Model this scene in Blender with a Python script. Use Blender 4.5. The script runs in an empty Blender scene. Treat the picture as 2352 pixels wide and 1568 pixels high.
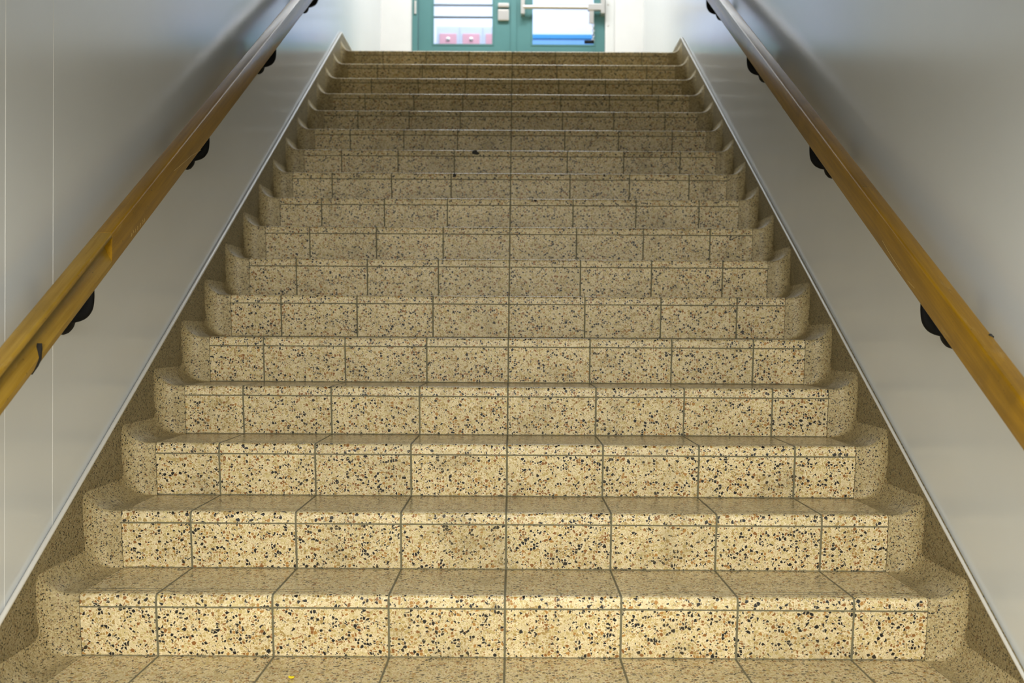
import bpy, bmesh, math, random
from math import sin, cos, pi, radians
from mathutils import Matrix, Vector

S = bpy.context.scene
COL = S.collection
random.seed(4)

# ------------------------------------------------------------------ numbers of the place
FPX = 2287.0                       # focal length in pixels of the 2352 wide frame
G, H, D0 = 0.2779, 0.1683, 8.376   # going, rise, goings from the camera to the nosing of tread 0
NSTEP = 17
KF = -3                            # first riser of the flight
XWL, XWR = -1.2235, 1.174          # faces of the terrazzo skirting
XTL, XTR = -1.134, 1.0906          # ends of the tiled part of each step
X0, W = -0.0175, 0.305             # a tile joint, tile width
CAMZ = 0.852
LAND = NSTEP * H
YDOOR = 9.2
ROLL = 0.0055
SLANT = 0.018
def yn(k): return (D0 + k) * G
def znose(y): return H * (y / G - D0)
YTOP = yn(NSTEP)

# ------------------------------------------------------------------ camera
cam = bpy.data.cameras.new('camera'); camo = bpy.data.objects.new('camera', cam); COL.objects.link(camo)
cam.sensor_width = 36.0; cam.lens = 36.0 * FPX / 2352.0
camo.matrix_world = (Matrix.Translation((0, 0, CAMZ)) @ Matrix.Rotation(2.5 / FPX, 4, 'Z')
                     @ Matrix.Rotation(pi / 2 - 14.0 / FPX, 4, 'X') @ Matrix.Rotation(ROLL, 4, 'Z'))
cam.clip_start = 0.05
cam.dof.use_dof = True; cam.dof.focus_distance = 3.1; cam.dof.aperture_fstop = 3.2
S.camera = camo

# ------------------------------------------------------------------ world, lamps, exposure
wd = bpy.data.worlds.new('world'); S.world = wd; wd.use_nodes = True
bg = wd.node_tree.nodes['Background']; bg.inputs[0].default_value = (0.8, 0.9, 1, 1); bg.inputs[1].default_value = 0.05
def area(name, loc, rot, sx, sy, watt, col):
    l = bpy.data.lights.new(name, 'AREA'); l.shape = 'RECTANGLE'; l.size = sx; l.size_y = sy
    l.energy = watt; l.color = col
    o = bpy.data.objects.new(name, l); COL.objects.link(o); o.location = loc; o.rotation_euler = rot
    return o
area('lower_hall_ceiling_light', (0, 0.82, 1.53), (0, 0, 0), 2.1, 0.6, 54, (1.0, 0.985, 0.93))
area('lower_hall_window_light', (0, -4.0, 1.08), (radians(90), 0, 0), 1.6, 0.9, 190, (1.0, 0.985, 0.92))
area('upper_hall_ceiling_light', (0, 7.62, LAND + 2.62), (0, 0, 0), 2.0, 0.8, 104, (0.93, 0.965, 1.0))
area('corridor_ceiling_light', (0, 10.8, LAND + 2.62), (0, 0, 0), 4.0, 1.6, 155, (0.86, 0.89, 1.0))
S.view_settings.view_transform = 'Standard'; S.view_settings.look = 'None'
S.view_settings.gamma = 1.0; S.view_settings.use_curve_mapping = False
S.view_settings.exposure = 0.0

# ------------------------------------------------------------------ helpers
def px(x, y, X=None, d=None):
    """photo pixel -> point on the plane x = X, or at depth d"""
    dx, dy = x - 1176.0, y - 784.0
    ux = 1176.0 + dx + ROLL * dy - 1178.5
    uy = 784.0 + dy - ROLL * dx - 770.0
    if d is None: d = FPX * X / ux
    return Vector((ux * d / FPX, d, CAMZ - uy * d / FPX))

def link(name, me, mat=None, parent=None):
    o = bpy.data.objects.new(name, me); COL.objects.link(o)
    if mat is not None: me.materials.append(mat)
    if parent is not None: o.parent = parent
    return o
def tag(o, label=None, cat=None, group=None, kind=None):
    if label: o['label'] = label
    if cat: o['category'] = cat
    if group: o['group'] = group
    if kind: o['kind'] = kind
    return o
def empty(name, loc):
    o = bpy.data.objects.new(name, None); COL.objects.link(o); o.location = loc; o.empty_display_size = 0.1
    return o
def child(name, verts, faces, mat, parent, smooth=False):
    """mesh given in world coordinates, parented to a thing or a part"""
    base = parent.matrix_world.translation if parent is not None else Vector()
    p = parent; off = Vector()
    while p is not None: off += p.location; p = p.parent
    me = bpy.data.meshes.new(name)
    me.from_pydata([tuple(Vector(v) - off) for v in verts], [], faces)
    bm = bmesh.new(); bm.from_mesh(me); bmesh.ops.remove_doubles(bm, verts=bm.verts, dist=1e-6)
    bmesh.ops.recalc_face_normals(bm, faces=bm.faces); bm.to_mesh(me); bm.free()
    if smooth: me.polygons.foreach_set('use_smooth', [True] * len(me.polygons))
    return link(name, me, mat, parent)
class MB:
    def __init__(s): s.v = []; s.f = []
    def add(s, v, f):
        n = len(s.v); s.v += [tuple(p) for p in v]; s.f += [tuple(i + n for i in q) for q in f]; return s
    def box(s, a, b, bev=0.0):
        bm = bmesh.new(); bmesh.ops.create_cube(bm, size=1.0)
        for v in bm.verts:
            v.co = Vector([(a[i] + b[i]) / 2 + v.co[i] * (b[i] - a[i]) for i in range(3)])
        if bev: bmesh.ops.bevel(bm, geom=list(bm.edges), offset=bev, segments=2, affect='EDGES', profile=0.5)
        bm.verts.index_update()
        s.add([v.co.copy() for v in bm.verts], [[v.index for v in f.verts] for f in bm.faces]); bm.free(); return s
    def tube(s, pts, rad, n=12, sq=1.0):
        pts = [Vector(p) for p in pts]; rs = rad if isinstance(rad, (list, tuple)) else [rad] * len(pts)
        vs = []; fs = []; up = None
        for i, p in enumerate(pts):
            t = (pts[min(i + 1, len(pts) - 1)] - pts[max(i - 1, 0)]).normalized()
            if up is None:
                up = Vector((0, 1, 0)) if abs(t.y) < 0.9 else Vector((0, 0, 1))
            a = (up - t * up.dot(t)).normalized(); b = t.cross(a); up = a
            for j in range(n):
                th = 2 * pi * j / n; vs.append(p + a * cos(th) * rs[i] * sq + b * sin(th) * rs[i])
        for i in range(len(pts) - 1):
            for j in range(n):
                fs.append((i * n + j, i * n + (j + 1) % n, (i + 1) * n + (j + 1) % n, (i + 1) * n + j))
        fs.append(tuple(range(n))[::-1]); fs.append(tuple((len(pts) - 1) * n + j for j in range(n)))
        return s.add(vs, fs)
    def lathe(s, prof, loc, axis, n=24):
        """prof: (radius, height along axis)"""
        axis = Vector(axis).normalized(); q = Vector((0, 0, 1)).rotation_difference(axis)
        vs = []; fs = []
        for r, h in prof:
            for j in range(n):
                th = 2 * pi * j / n
                vs.append(Vector(loc) + q @ Vector((r * cos(th), r * sin(th), h)))
        for i in range(len(prof) - 1):
            for j in range(n):
                fs.append((i * n + j, i * n + (j + 1) % n, (i + 1) * n + (j + 1) % n, (i + 1) * n + j))
        fs.append(tuple(range(n))); fs.append(tuple((len(prof) - 1) * n + j for j in range(n)))
        return s.add(vs, fs)
    def prism(s, poly, x0, x1):
        """polygon in (y, z) extruded along x"""
        n = len(poly)
        vs = [(x0, y, z) for y, z in poly] + [(x1, y, z) for y, z in poly]
        fs = [tuple(range(n)), tuple(range(n, 2 * n))[::-1]]
        fs += [(i, (i + 1) % n, n + (i + 1) % n, n + i) for i in range(n)]
        return s.add(vs, fs)
    def build(s, name, mat, parent=None, smooth=False): return child(name, s.v, s.f, mat, parent, smooth)
def smooth_by_angle(o, deg=35):
    me = o.data
    me.polygons.foreach_set('use_smooth', [True] * len(me.polygons))
    bm = bmesh.new(); bm.from_mesh(me)
    for e in bm.edges:
        if len(e.link_faces) == 2 and e.calc_face_angle(0) > radians(deg): e.smooth = False
    bm.to_mesh(me); bm.free(); return o

# ------------------------------------------------------------------ materials
class NT:
    def __init__(s, name):
        s.m = bpy.data.materials.new(name); s.m.use_nodes = True; s.t = s.m.node_tree
        s.b = s.t.nodes['Principled BSDF']; s.out = s.t.nodes['Material Output']
    def n(s, typ, **kw):
        o = s.t.nodes.new(typ)
        for k, v in kw.items(): setattr(o, k, v)
        return o
    def put(s, sock, v):
        if isinstance(v, bpy.types.NodeSocket): s.t.links.new(v, sock)
        elif isinstance(v, (tuple, list)) and len(v) == 3 and sock.type == 'RGBA': sock.default_value = (*v, 1)
        else: sock.default_value = v
    def math(s, op, a, b=None, c=None, clamp=False):
        o = s.n('ShaderNodeMath', operation=op, use_clamp=clamp); s.put(o.inputs[0], a)
        if b is not None: s.put(o.inputs[1], b)
        if c is not None: s.put(o.inputs[2], c)
        return o.outputs[0]
    def mix(s, f, a, b, blend='MIX'):
        o = s.n('ShaderNodeMix', data_type='RGBA', blend_type=blend)
        s.put(o.inputs[0], f); s.put(o.inputs[6], a); s.put(o.inputs[7], b); return o.outputs[2]
    def ramp(s, f, stops, interp='LINEAR'):
        o = s.n('ShaderNodeValToRGB'); o.color_ramp.interpolation = interp; e = o.color_ramp.elements
        while len(e) < len(stops): e.new(0.5)
        for i, (p, c) in enumerate(stops):
            e[i].position = p; e[i].color = (*c, 1) if len(c) == 3 else c
        s.put(o.inputs[0], f); return o.outputs[0]
    def step(s, f, lo, hi):
        o = s.n('ShaderNodeMapRange', interpolation_type='SMOOTHSTEP'); s.put(o.inputs[0], f)
        s.put(o.inputs[1], lo); s.put(o.inputs[2], hi); return o.outputs[0]
    def pos(s): return s.n('ShaderNodeNewGeometry').outputs['Position']
    def noise(s, v, scale, detail=4, rough=0.55):
        o = s.n('ShaderNodeTexNoise'); s.put(o.inputs['Vector'], v); s.put(o.inputs['Scale'], scale)
        s.put(o.inputs['Detail'], detail); s.put(o.inputs['Roughness'], rough); return o
    def set(s, **kw):
        for k, v in kw.items(): s.put(s.b.inputs[k.replace('_', ' ')], v)
        return s.m

def chips(t, pos, scale, warp, stops, th0, th1):
    """angular stone chips: colour and a mask that is 0 in the cement between them"""
    nz = t.noise(pos, scale * 0.55, 1)
    v = t.n('ShaderNodeVectorMath', operation='MULTIPLY_ADD'); t.put(v.inputs[0], nz.outputs['Color'])
    v.inputs[1].default_value = (warp,) * 3; t.put(v.inputs[2], pos)
    a = t.n('ShaderNodeTexVoronoi', feature='F1'); a.inputs['Scale'].default_value = scale
    b = t.n('ShaderNodeTexVoronoi', feature='DISTANCE_TO_EDGE'); b.inputs['Scale'].default_value = scale
    t.put(a.inputs['Vector'], v.outputs[0]); t.put(b.inputs['Vector'], v.outputs[0])
    sp = t.n('ShaderNodeSeparateColor'); t.put(sp.inputs[0], a.outputs['Color'])
    col = t.ramp(sp.outputs[0], stops, 'CONSTANT')
    th = t.math('MULTIPLY_ADD', sp.outputs[1], th1 - th0, th0)
    d = t.math('SUBTRACT', b.outputs['Distance'], th)
    return col, t.step(d, 0.0, 0.035), sp.outputs[2]

BLACK = (0.006, 0.006, 0.006)
def terrazzo(name, coarse, fine, cement, bright, joints, rough):
    t = NT(name); pos = t.pos()
    if coarse:
        c1, m1, r1 = chips(t, pos, 122.0, 0.005, [
            (0.0, BLACK), (0.20, (0.24, 0.10, 0.02)), (0.28, (0.38, 0.19, 0.04)), (0.34, (0.37, 0.25, 0.08)),
            (0.47, (0.48, 0.365, 0.14)), (0.64, (0.58, 0.47, 0.22)), (0.82, (0.64, 0.53, 0.30))], 0.02, 0.20)
        c2, m2, r2 = chips(t, pos, 225.0, 0.0025, [
            (0.0, BLACK), (0.11, (0.30, 0.13, 0.03)), (0.2, (0.40, 0.28, 0.10)), (0.45, (0.60, 0.47, 0.25))], 0.03, 0.16)
        base = t.mix(m2, cement, c2); col = t.mix(m1, base, c1)
    else:
        c1, m1, r1 = chips(t, pos, 230.0, 0.003, [
            (0.0, BLACK), (0.17, (0.20, 0.10, 0.03)), (0.26, (0.33, 0.24, 0.09)), (0.45, (0.42, 0.33, 0.15)),
            (0.72, (0.50, 0.40, 0.22))], 0.02, 0.16)
        c2, m2, r2 = chips(t, pos, 420.0, 0.0015, [
            (0.0, BLACK), (0.14, (0.25, 0.15, 0.05)), (0.4, (0.46, 0.36, 0.17))], 0.02, 0.15)
        base = t.mix(m2, cement, c2); col = t.mix(m1, base, c1)
    # grime: irregular, with its own shape
    g1 = t.noise(pos, 3.5, 6, 0.62).outputs['Fac']; g2 = t.noise(pos, 14.0, 5, 0.6).outputs['Fac']
    g = t.math('MULTIPLY', t.step(g1, 0.40, 0.72), t.step(g2, 0.3, 0.7))
    col = t.mix(t.math('MULTIPLY', g, 0.42), col, (0.16, 0.12, 0.045))
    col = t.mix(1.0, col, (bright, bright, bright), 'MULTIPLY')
    bump_h = None
    if joints:
        xyz = t.n('ShaderNodeSeparateXYZ'); t.put(xyz.inputs[0], pos); X, Y, Z = xyz.outputs
        nrm = t.n('ShaderNodeSeparateXYZ'); t.put(nrm.inputs[0], t.n('ShaderNodeNewGeometry').outputs['True Normal'])
        top = t.math('GREATER_THAN', nrm.outputs[2], 0.72)
        wob = t.math('MULTIPLY_ADD', t.noise(pos, 60, 2).outputs['Fac'], 0.0022, -0.0011)
        # vertical joints between tiles
        fx = t.math('FRACT', t.math('DIVIDE', t.math('SUBTRACT', X, X0 - 0.5 * W), W))
        ex = t.math('MULTIPLY', t.math('ABSOLUTE', t.math('SUBTRACT', fx, 0.5)), W)
        jx = t.math('SUBTRACT', 1.0, t.step(t.math('ADD', ex, wob), 0.0024, 0.0036))
        # joint under the nosing and the dirty line where the riser stands on the tread
        fz = t.math('MULTIPLY', t.math('FRACT', t.math('DIVIDE', t.math('ADD', Z, 10 * H - 0.0005), H)), H)
        ez = t.math('ABSOLUTE', t.math('SUBTRACT', fz, H - 0.034))
        jz = t.math('SUBTRACT', 1.0, t.step(t.math('ADD', ez, wob), 0.0016, 0.0030))
        jb = t.math('SUBTRACT', 1.0, t.step(t.math('ADD', fz, t.math('MULTIPLY', wob, 2)), 0.0015, 0.0045))
        side = t.math('SUBTRACT', 1.0, top)
        jz = t.math('MULTIPLY', t.math('MAXIMUM', jz, jb), side)
        # two anti-slip grooves along the front of each tread, worn shallow in the middle
        fy = t.math('MULTIPLY', t.math('FRACT', t.math('SUBTRACT', t.math('DIVIDE', Y, G), D0)), G)
        e1 = t.math('ABSOLUTE', t.math('SUBTRACT', fy, 0.036)); e2 = t.math('ABSOLUTE', t.math('SUBTRACT', fy, 0.057))
        jg = t.math('SUBTRACT', 1.0, t.step(t.math('ADD', t.math('MINIMUM', e1, e2), wob), 0.0018, 0.0034))
        wear = t.step(t.math('ADD', t.math('ABSOLUTE', X), t.math('MULTIPLY', g1, 0.5)), 0.75, 1.2)
        wear = t.math('MULTIPLY_ADD', wear, 0.55, 0.4)
        jg = t.math('MULTIPLY', t.math('MULTIPLY', jg, top), wear)
        j = t.math('MAXIMUM', t.math('MAXIMUM', jx, jz), jg)
        gc = t.mix(t.noise(pos, 25, 4).outputs['Fac'], (0.10, 0.095, 0.05), (0.19, 0.165, 0.10))
        # each tile a little different
        ti = t.math('FLOOR', t.math('DIVIDE', t.math('SUBTRACT', X, X0), W)); si = t.math('FLOOR', t.math('DIVIDE', Z, H))
        wn = t.n('ShaderNodeTexWhiteNoise', noise_dimensions='2D'); cv = t.n('ShaderNodeCombineXYZ')
        t.put(cv.inputs[0], ti); t.put(cv.inputs[1], si); t.put(wn.inputs['Vector'], cv.outputs[0])
        tv = t.math('MULTIPLY_ADD', wn.outputs['Value'], 0.12, 0.92)
        cc = t.n('ShaderNodeCombineColor')
        for i in range(3): t.put(cc.inputs[i], tv)
        col = t.mix(1.0, col, cc.outputs[0], 'MULTIPLY')
        col = t.mix(j, col, gc); bump_h = t.math('SUBTRACT', 1.0, j)
        nn = t.n('ShaderNodeSeparateXYZ'); t.put(nn.inputs[0], t.n('ShaderNodeNewGeometry').outputs['Normal'])
        pol = t.math('MULTIPLY_ADD', t.step(nn.outputs[2], 0.1, 0.7), -0.28, rough)
        rough = t.math('MULTIPLY_ADD', j, 0.4, pol)
    h = t.math('MULTIPLY', t.noise(pos, 300, 3).outputs['Fac'], 0.25)
    if bump_h is not None: h = t.math('ADD', h, bump_h)
    bp = t.n('ShaderNodeBump'); bp.inputs['Strength'].default_value = 0.35; bp.inputs['Distance'].default_value = 0.0012
    t.put(bp.inputs['Height'], h); t.put(t.b.inputs['Normal'], bp.outputs[0])
    return t.set(Base_Color=col, Roughness=rough, IOR=1.46)

M = {}
M['tile'] = terrazzo('terrazzo_tile', True, True, (0.78, 0.67, 0.43), 1.0, True, 0.5)
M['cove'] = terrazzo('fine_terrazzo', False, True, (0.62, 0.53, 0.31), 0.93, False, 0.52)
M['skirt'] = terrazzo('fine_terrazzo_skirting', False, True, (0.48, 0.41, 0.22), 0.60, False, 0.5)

def paint(name, col, rough, var=0.04, coat=0.0, bump=0.15):
    t = NT(name); pos = t.pos(); nz = t.noise(pos, 2.2, 5).outputs['Fac']
    c = t.mix(t.math('MULTIPLY', t.step(nz, 0.3, 0.7), 1.0), tuple(x * (1 - var) for x in col), tuple(min(1, x * (1 + var)) for x in col))
    bp = t.n('ShaderNodeBump'); bp.inputs['Strength'].default_value = bump; bp.inputs['Distance'].default_value = 0.001
    t.put(bp.inputs['Height'], t.noise(pos, 120, 3).outputs['Fac']); t.put(t.b.inputs['Normal'], bp.outputs[0])
    return t.set(Base_Color=c, Roughness=rough, Coat_Weight=coat)
M['wall'] = paint('grey_gloss_paint', (0.66, 0.69, 0.70), 0.24, 0.015, 0.6, 0.03)
wb_ = M['wall'].node_tree.nodes['Principled BSDF']; wb_.inputs['Coat Roughness'].default_value = 0.17; wb_.inputs['Coat IOR'].default_value = 1.6; wb_.inputs['IOR'].default_value = 1.5; wb_.inputs['Metallic'].default_value = 0.0
M['white'] = paint('white_wall_paint', (0.84, 0.82, 0.78), 0.5)
M['ceil'] = paint('ceiling_paint', (0.42, 0.42, 0.41), 0.8)
M['light_blocker'] = paint('dark_low_bounce_paint', (0.13, 0.13, 0.13), 0.85)  # kept dark so the light-blocking soffits bounce little onto the walls
M['bead'] = paint('pale_bead_paint', (0.78, 0.77, 0.73), 0.35)
M['skirt_edge'] = paint('pale_skirting_edge', (0.70, 0.68, 0.62), 0.3)
M['grout'] = paint('grout', (0.10, 0.09, 0.05), 0.9, 0.2)
M['teal'] = paint('teal_door_paint', (0.10, 0.25, 0.245), 0.4)
M['jamb'] = paint('cream_jamb_paint', (0.80, 0.79, 0.75), 0.45)
M['iron'] = paint('black_iron', (0.004, 0.0045, 0.005), 0.65)
M['iron'].node_tree.nodes['Principled BSDF'].inputs['Specular IOR Level'].default_value = 0.2
M['locker_grey'] = paint('pale_grey_locker_paint', (0.55, 0.60, 0.68), 0.4)
M['locker_red'] = paint('pinkish_red_locker_paint', (0.68, 0.36, 0.40), 0.4)
M['blue'] = paint('blue_dado_paint', (0.16, 0.38, 0.72), 0.4)
M['blue_dark'] = paint('deep_blue_rail_paint', (0.03, 0.27, 0.58), 0.4)
M['cor'] = paint('pale_blue_wall_paint', (0.76, 0.80, 0.92), 0.5)
M['gum'] = paint('old_gum', (0.015, 0.014, 0.010), 0.7)
M['crack'] = paint('dark_crack', (0.01, 0.008, 0.005), 0.8)
M['scratch'] = paint('bare_wood_scratch', (0.50, 0.36, 0.12), 0.6)
M['yellow'] = paint('yellow_petal', (0.85, 0.68, 0.01), 0.45)
M['cfloor'] = paint('grey_corridor_floor', (0.35, 0.36, 0.38), 0.4)
t = NT('brushed_metal'); M['metal'] = t.set(Base_Color=(0.72, 0.68, 0.62), Metallic=0.85, Roughness=0.35)
t = NT('steel'); M['steel'] = t.set(Base_Color=(0.5, 0.49, 0.47), Metallic=1.0, Roughness=0.35)

def wood(name, a, b, dark, rough, groove_shade=False):
    t = NT(name); tc = t.n('ShaderNodeTexCoord')
    mr = t.n('ShaderNodeMapping'); t.put(mr.inputs['Vector'], t.pos())
    mr.inputs['Rotation'].default_value = (-math.atan(H / G), 0, 0)
    mp = t.n('ShaderNodeMapping'); t.put(mp.inputs['Vector'], mr.outputs[0])
    mp.inputs['Scale'].default_value = (26, 1.1, 26)
    mw = t.n('ShaderNodeMapping'); t.put(mw.inputs['Vector'], mr.outputs[0])
    mw.inputs['Scale'].default_value = (7, 1.6, 7)
    fine = t.noise(mp.outputs[0], 3.2, 6, 0.6).outputs['Fac']; big = t.noise(t.pos(), 5.0, 4).outputs['Fac']
    c = t.mix(t.step(fine, 0.32, 0.7), a, b)
    c = t.mix(t.math('MULTIPLY', t.step(big, 0.5, 0.75), 0.55), c, dark)
    pale = t.noise(mw.outputs[0], 4.5, 7, 0.68).outputs['Fac']
    c = t.mix(t.math('MULTIPLY', t.step(pale, 0.60, 0.70), 0.35), c, (0.40, 0.27, 0.09))
    spk = t.noise(t.pos(), 90, 3).outputs['Fac']
    c = t.mix(t.math('MULTIPLY', t.step(spk, 0.68, 0.74), 0.7), c, (0.05, 0.03, 0.008))
    if groove_shade:  # shade of the finger groove painted into the wood colour as a dark band
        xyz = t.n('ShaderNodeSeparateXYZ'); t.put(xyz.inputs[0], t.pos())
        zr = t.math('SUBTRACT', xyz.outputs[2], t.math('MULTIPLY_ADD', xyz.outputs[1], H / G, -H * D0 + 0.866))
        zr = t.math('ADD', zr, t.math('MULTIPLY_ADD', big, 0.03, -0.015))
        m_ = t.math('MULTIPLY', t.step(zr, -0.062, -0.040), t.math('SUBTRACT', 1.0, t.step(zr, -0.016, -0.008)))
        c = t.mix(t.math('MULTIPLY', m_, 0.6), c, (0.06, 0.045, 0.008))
    bp = t.n('ShaderNodeBump'); bp.inputs['Strength'].default_value = 0.12; bp.inputs['Distance'].default_value = 0.001
    t.put(bp.inputs['Height'], fine); t.put(t.b.inputs['Normal'], bp.outputs[0])
    return t.set(Base_Color=c, Roughness=rough, Coat_Weight=0.35, Coat_Roughness=0.16, IOR=1.35)
M['wood'] = wood('amber_varnished_wood', (0.235, 0.120, 0.003), (0.34, 0.178, 0.004), (0.12, 0.062, 0.004), 0.36)
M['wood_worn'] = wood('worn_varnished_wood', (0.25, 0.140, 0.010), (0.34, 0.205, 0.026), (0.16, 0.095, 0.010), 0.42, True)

t = NT('door_glass')
fr = t.n('ShaderNodeFresnel'); fr.inputs[0].default_value = 1.5
tr = t.n('ShaderNodeBsdfTransparent'); tr.inputs[0].default_value = (0.93, 0.96, 0.98, 1)
gl = t.n('ShaderNodeBsdfGlossy'); gl.inputs['Roughness'].default_value = 0.02
mx = t.n('ShaderNodeMixShader'); t.put(mx.inputs[0], fr.outputs[0]); t.put(mx.inputs[1], tr.outputs[0]); t.put(mx.inputs[2], gl.outputs[0])
t.t.links.new(mx.outputs[0], t.out.inputs[0]); M['glass'] = t.m

# ------------------------------------------------------------------ room shell
def struct(name, mb, mat, label, cat):
    return tag(mb.build(name, mat), label, cat, kind='structure')
ZF = -4 * H                       # floor at the foot of the flight
ZC, YB = LAND + 2.7, -4.15
PWL, PWR = XWL - 0.012, XWR + 0.012
struct('wall_left', MB().box((PWL - 0.15, YB, ZF - 0.2), (PWL, YDOOR, ZC)), M['wall'], 'grey gloss painted wall along the left side of the stairs', 'wall')
struct('wall_right', MB().box((PWR, YB, ZF - 0.2), (PWR + 0.15, YDOOR, ZC)), M['wall'], 'grey gloss painted wall along the right side of the stairs', 'wall')
struct('wall_rear', MB().box((PWL - 0.15, YB - 0.15, ZF - 0.2), (PWR + 0.15, YB, ZC)), M['wall'], 'wall of the lower hall behind the viewer', 'wall')
struct('ceiling_lower_blocker', MB().box((PWL, YB, 1.55), (PWR, 1.2, 1.75)), M['light_blocker'], 'low unseen ceiling of the hall at the foot of the stairs, shaped to block light', 'ceiling')  # out of view; height and edge shaped to cut light off upper risers
SLC = 1.90
struct('ceiling_blocker', MB().prism([(1.2, 1.55), (YTOP, znose(YTOP) + SLC), (YTOP, ZC + 0.1), (YTOP - 0.15, ZC + 0.1), (YTOP - 0.15, znose(YTOP) + SLC + 0.05), (1.2, 1.70)], PWL, PWR), M['light_blocker'], 'unseen sloping soffit added above the stairs to block hall light', 'ceiling')  # added out of view to keep direct hall light off the stair walls
struct('ceiling', MB().box((PWL - 0.15, YTOP - 0.15, ZC), (PWR + 0.15, YDOOR + 0.15, ZC + 0.15)), M['ceil'], 'high ceiling over the stairs and landing', 'ceiling')
struct('floor_lower', MB().box((PWL, YB, ZF - 0.2), (PWR, yn(KF) + SLANT + 0.02, ZF)), M['tile'], 'terrazzo floor at the foot of the stairs', 'floor')
struct('floor', MB().box((PWL, YTOP + 0.30, LAND - 0.2), (PWR, YDOOR + 0.15, LAND)), M['tile'], 'terrazzo floor of the upper landing', 'floor')
# end wall of the landing, open for the double door
DL, DR = -0.948, 0.911
DH = LAND + 2.15
wb = MB()
wb.box((PWL, YDOOR, LAND), (DL, YDOOR + 0.15, ZC)); wb.box((DR, YDOOR, LAND), (PWR, YDOOR + 0.15, ZC))
wb.box((DL, YDOOR, DH), (DR, YDOOR + 0.15, ZC))
struct('wall_back', wb, M['white'], 'bright white end wall around the double door on the upper landing', 'wall')
# corridor beyond the glass
CY = 12.2
struct('wall_corridor', MB().box((-4, CY, LAND - 0.2), (4, CY + 0.15, ZC)), M['cor'], 'pale bluish corridor wall seen through the door glass', 'wall')
struct('floor_corridor', MB().box((-4, YDOOR + 0.15, LAND - 0.2), (4, CY, LAND)), M['cfloor'], 'grey corridor floor beyond the double door', 'floor')
struct('ceiling_corridor', MB().box((-4, YDOOR + 0.15, ZC), (4, CY + 0.15, ZC + 0.15)), M['ceil'], 'ceiling of the corridor beyond the double door', 'ceiling')
struct('wall_corridor_left', MB().box((-4.15, YDOOR + 0.15, LAND - 0.2), (-4, CY + 0.15, ZC)), M['cor'], 'left end of the corridor beyond the double door', 'wall')
struct('wall_corridor_right', MB().box((4, YDOOR + 0.15, LAND - 0.2), (4.15, CY + 0.15, ZC)), M['cor'], 'right end of the corridor beyond the double door', 'wall')
# two thin raised vertical beads on the left wall
for i, (xp, side) in enumerate(((119.5, 'nearer the stairs'), (9.5, 'at the left edge of the photo'))):
    p = px(xp, 1000, X=PWL)
    zb = znose(p.y) + 0.13
    struct('trim_%d' % (i + 1), MB().tube([(PWL, p.y, zb - 0.02), (PWL, p.y, 3.6)], 0.0006, 8), M['bead'],
           'thin pale vertical bead on the left wall, %s' % side, 'trim')

# ------------------------------------------------------------------ staircase
stair = tag(empty('staircase', (0, yn(KF), ZF)), 'terrazzo tiled staircase with coved sides climbing between two grey walls', 'staircase')
NOSE = 0.048; RN = 0.0115; BEL = 0.034
# body under the tiles, seen only in the joints
poly = [(yn(KF) + SLANT + 0.012, ZF)]
for k in range(KF, NSTEP + 1):
    y, z = yn(k), k * H
    poly += [(y + SLANT + 0.012, z - H - 0.0028), (y + SLANT + 0.004, z - H + 0.002), (y + 0.0035, z - BEL - 0.0035), (y + 0.0035, z - 0.008), (y + 0.009, z - 0.0028)]
poly += [(YTOP + 0.30, LAND - 0.0028), (YTOP + 0.30, ZF)]
MB().prism(poly, XWL + 0.002, XWR - 0.002).build('stair_body', M['grout'], stair)

def cove_profile(k, dr, dl, rf):
    """(y, z) points of one step from the foot of its riser to the foot of the next, riser pushed forward by dr, tread raised by dl"""
    y, z = yn(k), k * H
    pts = []
    def fil(yc, zc, a0, a1):
        for i in range(5):
            a = radians(a0 + (a1 - a0) * i / 4)
            pts.append((yc - rf + rf * cos(a), zc + rf + rf * sin(a)))
    fil(y + SLANT - dr, z - H + dl, -45, 0)
    for f in (0.4, 0.75):
        z0 = z - H + dl + rf; z1 = z - BEL
        pts.append((y + SLANT - dr - (SLANT) * f, max(z0 + 0.0005 * f, z0 + (z1 - z0) * f)))
    for i in range(9):
        a = radians(180 - 90 * i / 8)
        pts.append((y + RN - dr + dr * 0.25 + (RN + dr * 0.25) * cos(a), z - RN + dl - dr * 0.25 + (RN + dr * 0.25) * sin(a)))
    if k < NSTEP:
        yb = y + G + SLANT - dr
        y0 = y + RN - dr * 0.75 + dr * 0.25; y1 = yb - rf
        for f in (0.3, 0.65): pts.append((y0 + (y1 - y0) * f, z + dl))
        fil(yb, z + dl, -90, -45)
    else:
        for f in (0.3, 1.0): pts.append((y + RN + (YDOOR - y - RN) * f, z + dl))
    return pts
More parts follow.
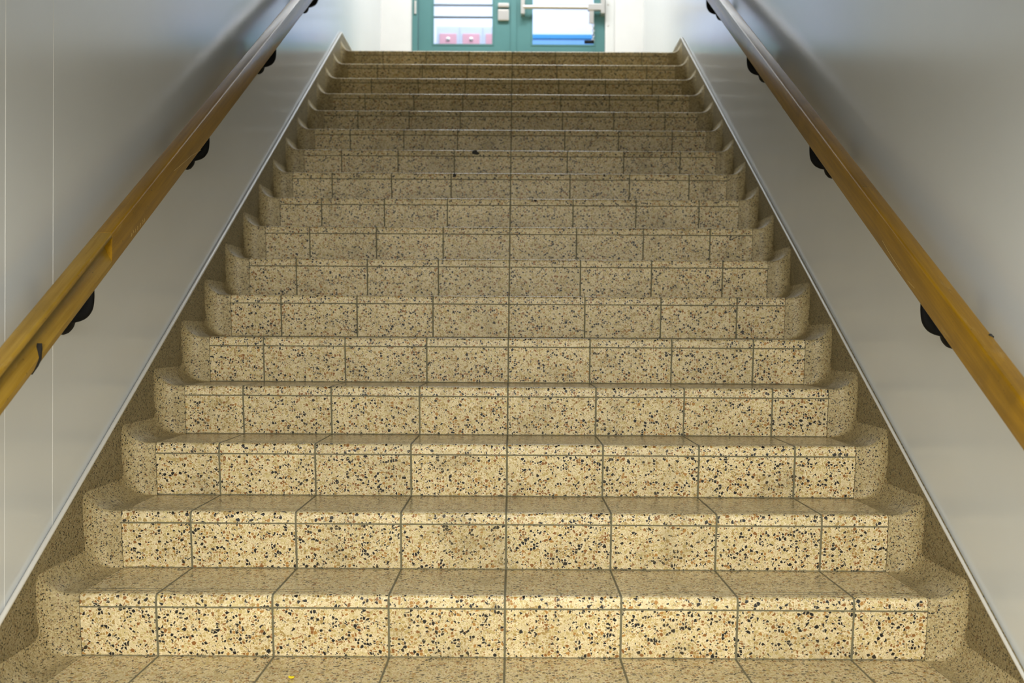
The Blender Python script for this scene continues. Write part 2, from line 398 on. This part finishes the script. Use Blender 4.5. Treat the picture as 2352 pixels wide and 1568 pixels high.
def make_cove(k, xw, xt, parent):
    s = 1 if xt > xw else -1; r = 0.064; r2 = 0.056
    cols = [(xt - s * 0.0012, 0.0, -0.0002, 0.004), (xw + s * (r + 0.004), 0.0, 0.0, 0.006)]
    n = 14
    for i in range(n + 1):
        a = pi / 2 * i / n
        tt = r - r * sin(a); u = min(1.0, tt / r2)
        cols.append((xw + s * tt - s * 0.001 * (i == n), r2 - math.sqrt(max(0.0, r2 * r2 - (r2 - u * r2) ** 2)), r - r * cos(a), 0.006 + 0.022 * sin(a)))
    vs = []; fs = []
    rows = [cove_profile(k, dr, dl, rf) for _, dr, dl, rf in cols]; m = len(rows[0])
    for (x, _, _, _), row in zip(cols, rows): vs += [(x, y, z) for y, z in row]
    for i in range(len(cols) - 1):
        for j in range(m - 1): fs.append((i * m + j, i * m + j + 1, (i + 1) * m + j + 1, (i + 1) * m + j))
    # close it towards the body of the stair
    n0 = len(vs); inner = [(y + 0.012, z - 0.012) for y, z in rows[0]]
    vs += [(cols[0][0], y, z) for y, z in inner]
    for j in range(m - 1): fs.append((j, n0 + j, n0 + j + 1, j + 1))
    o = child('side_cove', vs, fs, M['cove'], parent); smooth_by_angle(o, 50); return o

ORD = ['lowest', 'second', 'third', 'fourth', 'fifth', 'sixth', 'seventh', 'eighth', 'ninth', 'tenth', 'eleventh', 'twelfth',
       'thirteenth', 'fourteenth', 'fifteenth', 'sixteenth', 'seventeenth', 'eighteenth', 'topmost']
xa, xb = XTL + 0.0008, XTR - 0.0008
for k in range(KF, NSTEP + 1):
    y, z = yn(k), k * H
    yb = y + G + SLANT + 0.004 if k < NSTEP else y + 0.302
    tr = MB().box((xa, y + NOSE + 0.0006, z - 0.03), (xb, yb, z)).build('step', M['tile'], stair)
    # riser tile leaning slightly back towards its foot
    rz0, rz1 = z - H + 0.0004, z - BEL
    f0 = y + SLANT; f1 = y + 0.0004
    MB().prism([(f0, rz0), (f1, rz1), (f1 + 0.014, rz1), (f0 + 0.014, rz0)], xa, xb).build('riser', M['tile'], tr)
    # rounded nosing tile
    pr = [(y, z - BEL)]
    for i in range(9):
        a = radians(180 - 90 * i / 8); pr.append((y + RN + RN * cos(a), z - RN + RN * sin(a)))
    pr += [(y + NOSE, z), (y + NOSE, z - 0.02), (y + 0.02, z - 0.02), (y + 0.02, z - BEL)]
    smooth_by_angle(MB().prism(pr, xa, xb).build('nosing', M['tile'], tr), 30)
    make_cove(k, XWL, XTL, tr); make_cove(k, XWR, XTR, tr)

# sloping terrazzo skirting on both walls, with a pale rounded top edge
def skirting(xw, pw, hs, er):
    s = 1 if xw > pw else -1
    ya, yl = yn(KF) - 0.4, YTOP + 0.004
    low = [(ya, ZF - 0.05), (yn(KF), ZF - 0.05)]
    top = [(YDOOR, LAND + hs), (yl, LAND + hs), (ya, max(znose(ya) + hs, ZF - 0.04))]
    poly = low + [(YTOP + 0.6, LAND - 0.25), (YDOOR, LAND - 0.25)] + top
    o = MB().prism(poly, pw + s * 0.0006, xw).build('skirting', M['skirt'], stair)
    # top edge: half round strip between skirting and paint
    e = MB(); pts = [(ya, znose(ya) + hs), (yl, LAND + hs), (YDOOR, LAND + hs)]
    xm = xw - s * (er - 0.002)
    e.tube([(xm, y, z) for y, z in pts], er, 12)
    smooth_by_angle(e.build('skirting_edge', M['skirt_edge'], o), 60)['label'] = 'pale top edge of the skirting'
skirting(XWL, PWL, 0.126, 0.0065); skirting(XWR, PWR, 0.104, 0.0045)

# ------------------------------------------------------------------ handrails
ZT = 0.866; RH = 0.100
def rail_section(xi, xo, groove=False):
    """(x, z) outline measured from the top face; xi is the face towards the stairs"""
    s = 1 if xi > xo else -1; r = 0.007; w = abs(xi - xo)
    pts = []
    def cor(cx, cz, a0, a1, rr=r):
        for i in range(5):
            a = radians(a0 + (a1 - a0) * i / 4); pts.append((xo + s * (cx + rr * cos(a)), cz + rr * sin(a)))
    cor(w - r, -r, 90, 0)
    if groove:
        for i in range(9):
            f = i / 8; pts.append((xi - s * 0.022 * sin(pi * f ** 0.62), -0.012 - 0.068 * f))
    cor(w - r, -RH + r, 0, -90); cor(r, -RH + r, -90, -180); cor(r, -r, 180, 90)
    return pts
def rail_mesh(sec, y0, y1, n=12):
    mb = MB(); m = len(sec); vs = []; fs = []
    for i in range(n + 1):
        y = y0 + (y1 - y0) * i / n
        vs += [(x, y, znose(y) + ZT + dz) for x, dz in sec]
    for i in range(n):
        for j in range(m): fs.append((i * m + j, i * m + (j + 1) % m, (i + 1) * m + (j + 1) % m, (i + 1) * m + j))
    fs += [tuple(range(m)), tuple(n * m + j for j in range(m))[::-1]]
    return mb.add(vs, fs)
def bracket(rail, xw, xi, xo, y):
    s = 1 if xi > xw else -1
    zb = znose(y) + ZT - RH
    xc = (xi + xo) / 2; pt = lambda off, dz: (xw + s * off, y, zb + dz)
    b = MB().box((min(xi, xo) + 0.008, y - 0.03, zb + 0.0), (max(xi, xo) - 0.008, y + 0.03, zb + 0.004))
    # saddle sheared to the slope of the rail
    b.v = [(vx, vy, vz + (vy - y) * H / G) for vx, vy, vz in b.v]
    root = b.build('bracket', M['iron'], rail)
    path = [pt(0.075, 0.006), pt(0.077, -0.03), pt(0.076, -0.058), pt(0.070, -0.081), pt(0.058, -0.096), pt(0.040, -0.104), pt(0.012, -0.108)]
    rad = [0.013, 0.013, 0.0145, 0.017, 0.0185, 0.0185, 0.0185]
    fp, fr2 = [], []
    for i in range(len(path) - 1):          # Catmull-Rom through the path
        P = [Vector(path[min(max(i + o, 0), len(path) - 1)]) for o in (-1, 0, 1, 2)]
        for q_ in range(4):
            u = q_ / 4
            fp.append(0.5 * (2 * P[1] + (P[2] - P[0]) * u + (2 * P[0] - 5 * P[1] + 4 * P[2] - P[3]) * u * u + (3 * P[1] - P[0] - 3 * P[2] + P[3]) * u ** 3))
            fr2.append(rad[i] + (rad[i + 1] - rad[i]) * u)
    fp.append(Vector(path[-1])); fr2.append(rad[-1])
    smooth_by_angle(MB().tube(fp, fr2, 24, 0.8).build('arm', M['iron'], root), 60)
    dome = [(0.046, 0.0), (0.047, 0.006), (0.043, 0.016), (0.034, 0.025), (0.022, 0.031), (0.006, 0.033)]
    smooth_by_angle(MB().lathe(dome, pt(0, -0.110), (s, 0, 0)).build('wall_plate', M['iron'], root), 60)
def scratch_on(rail, name, pts, X, r=0.0006):
    P = [px(x, y, X=X) for x, y in pts]; return MB().tube(P, r, 6).build(name, M['scratch'], rail)

L_in, L_out = -1.115, -1.1633
R_in, R_out = 1.066, 1.115
rl = tag(empty('handrail', (XWL, 2.0, znose(2.0))), 'amber wooden handrail on the left wall, worn and spliced at its near end', 'handrail', 'stair handrails')
ysp = 2.766
smooth_by_angle(rail_mesh(rail_section(L_in, L_out), ysp + 0.0006, 7.6, 20).build('rail', M['wood'], rl), 28)
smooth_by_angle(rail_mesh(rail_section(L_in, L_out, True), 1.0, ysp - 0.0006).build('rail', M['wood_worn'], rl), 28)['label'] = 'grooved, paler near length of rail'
for y in (2.72, 3.745, 4.79, 5.82): bracket(rl, PWL, L_in, L_out, y)
rr = tag(empty('handrail', (XWR, 2.0, znose(2.0))), 'amber wooden handrail on the right wall, one unbroken length', 'handrail', 'stair handrails')
smooth_by_angle(rail_mesh(rail_section(R_in, R_out), 1.0, 7.6, 20).build('rail', M['wood'], rr), 28)
for y in (2.68, 3.70, 4.71, 5.72): bracket(rr, PWR, R_in, R_out, y)
# crack and scratches in the wood
c0 = [px(x, y, X=L_in + 0.0003) for x, y in ((96, 788), (97, 800), (95, 825), (88, 840), (74, 860), (80, 845), (88, 825), (92, 808))]
cm = MB(); n = len(c0)
cm.add(c0 + [p + Vector((-0.012, 0, 0)) for p in c0], [tuple(range(n)), tuple(range(n, 2 * n))[::-1]] + [(i, (i + 1) % n, n + (i + 1) % n, n + i) for i in range(n)])
cm.build('crack', M['crack'], rl)
scratch_on(rl, 'scratch', [(400, 393), (420, 376), (440, 358), (462, 345)], L_in)
for xs, ys in ((302, 540), (306, 533), (311, 530), (316, 524), (323, 517), (328, 510), (332, 506)):
    scratch_on(rl, 'scratch', [(xs - 1, ys + 4), (xs + 1, ys), (xs, ys - 5)], L_in, 0.0005)
scratch_on(rr, 'scratch', [(2026, 553), (2040, 578), (2068, 622)], R_in)
scratch_on(rr, 'scratch', [(2084, 645), (2100, 662)], R_in)
scratch_on(rr, 'scratch', [(1786, 224), (1792, 240), (1798, 252)], R_in)

# ------------------------------------------------------------------ double door at the top
def X9(x): return (x - 4 - 1178.5) * YDOOR / FPX
def Z9(y): return CAMZ + (770 - y) * YDOOR / FPX
yd0, yd1 = YDOOR + 0.02, YDOOR + 0.065
fr_ = MB()
fr_.box((DL, YDOOR - 0.012, LAND), (X9(960), YDOOR + 0.13, DH), 0.003)
fr_.box((DL, YDOOR - 0.012, DH - 0.05), (DR, YDOOR + 0.13, DH), 0.003)
frame = fr_.build('trim_3', M['teal']); tag(frame, 'teal steel door frame on the left of the double door', 'door frame', kind='structure')
jb = MB().box((X9(1389.5), YDOOR - 0.012, LAND), (DR + 0.004, YDOOR + 0.13, DH - 0.05), 0.003).build('trim_4', M['jamb'])
tag(jb, 'cream door jamb on the right of the double door', 'door frame', kind='structure')
for zp in (11.5, 60):
    MB().lathe([(0.009, 0), (0.009, 0.002), (0.005, 0.004)], (X9(1396), YDOOR - 0.012, Z9(zp)), (0, -1, 0), 12).build('screw', M['metal'], jb)
def leaf(name, x0, x1, g0, g1, label):
    zg0, zg1 = Z9(105), LAND + 1.9
    m = MB()
    m.box((x0, yd0, LAND + 0.008), (g0, yd1, DH - 0.055), 0.002); m.box((g1, yd0, LAND + 0.008), (x1, yd1, DH - 0.055), 0.002)
    m.box((g0 - 0.001, yd0, LAND + 0.008), (g1 + 0.001, yd1, zg0)); m.box((g0 - 0.001, yd0, zg1), (g1 + 0.001, yd1, DH - 0.055))
    d = tag(m.build(name, M['teal']), label, 'door', kind='structure')
    # glazing bead and pane
    b = MB(); e = 0.014
    b.box((g0, yd0 - 0.005, zg0), (g0 + e, yd0 + 0.01, zg1)); b.box((g1 - e, yd0 - 0.005, zg0), (g1, yd0 + 0.01, zg1))
    b.box((g0 + e, yd0 - 0.005, zg0), (g1 - e, yd0 + 0.01, zg0 + e)); b.box((g0 + e, yd0 - 0.005, zg1 - e), (g1 - e, yd0 + 0.01, zg1))
    b.build('glazing_bead', M['teal'], d)
    MB().box((g0 + 0.001, yd0 + 0.018, zg0 + 0.001), (g1 - 0.001, yd0 + 0.024, zg1 - 0.001)).build('pane', M['glass'], d)
    return d
dl_ = leaf('door_1', X9(961), X9(1176), X9(993), X9(1134), 'teal left leaf of the double door, with a square latch plate')
dr_ = leaf('door_2', X9(1178), X9(1389), X9(1220), X9(1367), 'teal right leaf of the double door, with a push bar')
MB().box((X9(1173), yd0 - 0.012, LAND + 0.01), (X9(1186), yd0, DH - 0.06), 0.002).build('astragal', M['teal'], dr_)
MB().tube([(X9(954.5), YDOOR - 0.016, Z9(36)), (X9(954.5), YDOOR - 0.016, Z9(6))], 0.011, 14).build('hinge', M['metal'], dl_)
lp = MB().box((X9(1143.5), yd0 - 0.03, Z9(49)), (X9(1169), yd0, Z9(24)), 0.006).build('latch_plate', M['metal'], dl_)
MB().box((X9(1143.5), yd0 - 0.04, Z9(19)), (X9(1169), yd0, Z9(10)), 0.006).build('latch_cap', M['metal'], lp)
for za in (31, 3):       # push bars on the far side of the left leaf
    o = MB().tube([(X9(985), yd1 + 0.07, Z9(za)), (X9(1150), yd1 + 0.07, Z9(za))], 0.012, 14)
    o.box((X9(981), yd1, Z9(za) - 0.02), (X9(989), yd1 + 0.085, Z9(za) + 0.02), 0.003)
    o.box((X9(1146), yd1, Z9(za) - 0.02), (X9(1154), yd1 + 0.085, Z9(za) + 0.02), 0.003)
    smooth_by_angle(o.build('rear_push_bar', M['jamb'], dl_), 40)
pb = MB().tube([(X9(1202), yd0 - 0.075, Z9(22)), (X9(1352), yd0 - 0.075, Z9(22.5))], 0.019, 18)
pbo = smooth_by_angle(pb.build('push_bar', M['metal'], dr_), 40)
MB().box((X9(1196), yd0 - 0.085, Z9(38)), (X9(1205), yd0, Z9(-6)), 0.004).build('bar_bracket', M['metal'], pbo)
MB().box((X9(1348), yd0 - 0.10, Z9(30)), (X9(1379), yd0 - 0.05, Z9(15)), 0.005).build('bar_housing', M['metal'], pbo)
MB().box((X9(1378), yd0 - 0.10, Z9(37)), (X9(1387), yd0, Z9(-6)), 0.004).build('bar_bracket', M['metal'], pbo)
# lock chain hanging from the push bar
ch = tag(empty('lock_chain', (X9(1358), yd0 - 0.08, Z9(30))), 'steel chain and black padlock hanging from the push bar of the right door leaf', 'chain')
MB().box((X9(1351), yd0 - 0.092, Z9(60)), (X9(1362), yd0 - 0.076, Z9(29)), 0.003).build('strap', M['metal'], ch)
zc = Z9(60)
for i in range(7):
    a = []
    for j in range(13):
        th = 2 * pi * j / 12
        u, v = 0.010 * sin(th), 0.017 * cos(th)
        xx = X9(1361)
        a.append((xx + (u if i % 2 == 0 else 0), yd0 - 0.083 + (0 if i % 2 == 0 else u), zc - 0.012 - i * 0.0235 + v))
    MB().tube(a, 0.0035, 8).build('link', M['steel'], ch)
MB().box((X9(1341), yd0 - 0.098, Z9(105)), (X9(1363), yd0 - 0.068, Z9(98)), 0.006).build('padlock', M['iron'], ch)

# ------------------------------------------------------------------ beyond the glass
LY = 11.7; q = LY / FPX
def XL_(x): return (x - 4 - 1178.5) * q
def ZL_(y): return CAMZ + (770 - y) * q
for i, (a, b) in enumerate(((1003, 1056), (1056, 1109), (1109, 1162))):
    pos_ = ('behind the left edge of the left door pane', 'behind the middle of the left door pane', 'behind the right edge of the left door pane')[i]
    lk = tag(empty('locker', ((XL_(a) + XL_(b)) / 2, LY + 0.2, LAND)), 'grey locker with pinkish red door, ' + pos_, 'locker', 'lockers in the corridor')
    MB().box((XL_(a) + 0.001, LY + 0.012, LAND), (XL_(b) - 0.001, CY - 0.01, ZL_(62)), 0.003).build('body', M['locker_grey'], lk)
    dd = MB().box((XL_(a + 7), LY, LAND + 0.1), (XL_(b - 7), LY + 0.0118, ZL_(79)), 0.003).build('door', M['locker_red'], lk)
    MB().lathe([(0.020, 0), (0.020, 0.012), (0.012, 0.016)], (XL_((a + b) / 2), LY, ZL_(92)), (0, -1, 0), 16).build('dial', M['metal'], dd)
zr = CAMZ + (770 - 82) * CY / FPX; zr2 = CAMZ + (770 - 92) * CY / FPX
struct('trim_5', MB().box((0.1, CY - 0.03, LAND), (3.9, CY, zr2)), M['blue'], 'light blue dado panel on the corridor wall behind the right door pane', 'trim')
struct('trim_6', MB().box((0.1, CY - 0.045, zr2), (3.9, CY, zr), 0.004), M['blue_dark'], 'deep blue rail capping the dado behind the right door pane', 'trim')

# ------------------------------------------------------------------ small things on the steps
def blob(name, c, sx, sy, sz, mat, label, cat, group=None, seed=0):
    bm = bmesh.new(); bmesh.ops.create_icosphere(bm, subdivisions=3, radius=1.0); rnd = random.Random(seed)
    ph = [rnd.uniform(0, 6.28) for _ in range(4)]
    for v in bm.verts:
        a = math.atan2(v.co.z, v.co.x); f = 1 + 0.18 * sin(2 * a + ph[0]) + 0.12 * sin(3 * a + ph[1]) + 0.07 * sin(5 * a + ph[2])
        v.co = Vector((v.co.x * sx * f, v.co.y * sy, v.co.z * sz * f))
    me = bpy.data.meshes.new(name); bm.to_mesh(me); bm.free()
    me.polygons.foreach_set('use_smooth', [True] * len(me.polygons))
    o = link(name, me, mat); o.location = c; return tag(o, label, cat, group)
for x, y, k, sx, sz, lab in ((1092, 351, 11, 0.022, 0.011, 'large black gum spot on a nosing high up the stairs, near the middle joint'),
                             (1044, 403, 10, 0.010, 0.009, 'black gum spot on the nosing one step below the large gum spot'),
                             (1388, 401, 10, 0.006, 0.006, 'small black gum spot on a nosing right of the middle of the stairs'),
                             (1230, 460, 9, 0.008, 0.005, 'small flat black gum spot on a nosing just right of the middle joint')):
    p = px(x, y, d=yn(k) - 0.0002)
    p.z = min(p.z, k * H - 0.010)
    blob('gum_spot', p, sx, 0.0022, sz, M['gum'], lab, 'gum', 'gum spots on the nosings', int(x))
p = px(2275, 777, X=R_out - 0.004)
p.z = znose(p.y) + ZT - 0.004
blob('gum_spot', p, 0.006, 0.008, 0.006, M['gum'], 'black gum lump stuck on top of the right handrail', 'gum', None, 9)
# yellow petal on the lowest tread in view
p = px(668, 1561, d=FPX * CAMZ / (1561 - 770 - ROLL * (668 - 1176) ))
pv = []; pf = []
NU, NV = 8, 6
for i in range(NU + 1):
    for j in range(NV + 1):
        u = i / NU; v = j / NV * 2 - 1
        wd_ = 0.0055 * (sin(pi * min(1, 0.08 + 0.92 * u)) ** 0.6) + 0.0004
        pv.append((p.x - 0.0075 + 0.015 * u, p.y + v * wd_, 0.0012 + 0.004 * v * v + 0.0025 * (2 * u - 1) ** 2))
for i in range(NU):
    for j in range(NV): pf.append((i * (NV + 1) + j, i * (NV + 1) + j + 1, (i + 1) * (NV + 1) + j + 1, (i + 1) * (NV + 1) + j))
pt_ = child('petal', pv, pf, M['yellow'], None, True); tag(pt_, 'tiny curled yellow petal lying on the lowest tread in view', 'petal')
sm = pt_.modifiers.new('thick', 'SOLIDIFY'); sm.thickness = 0.0008
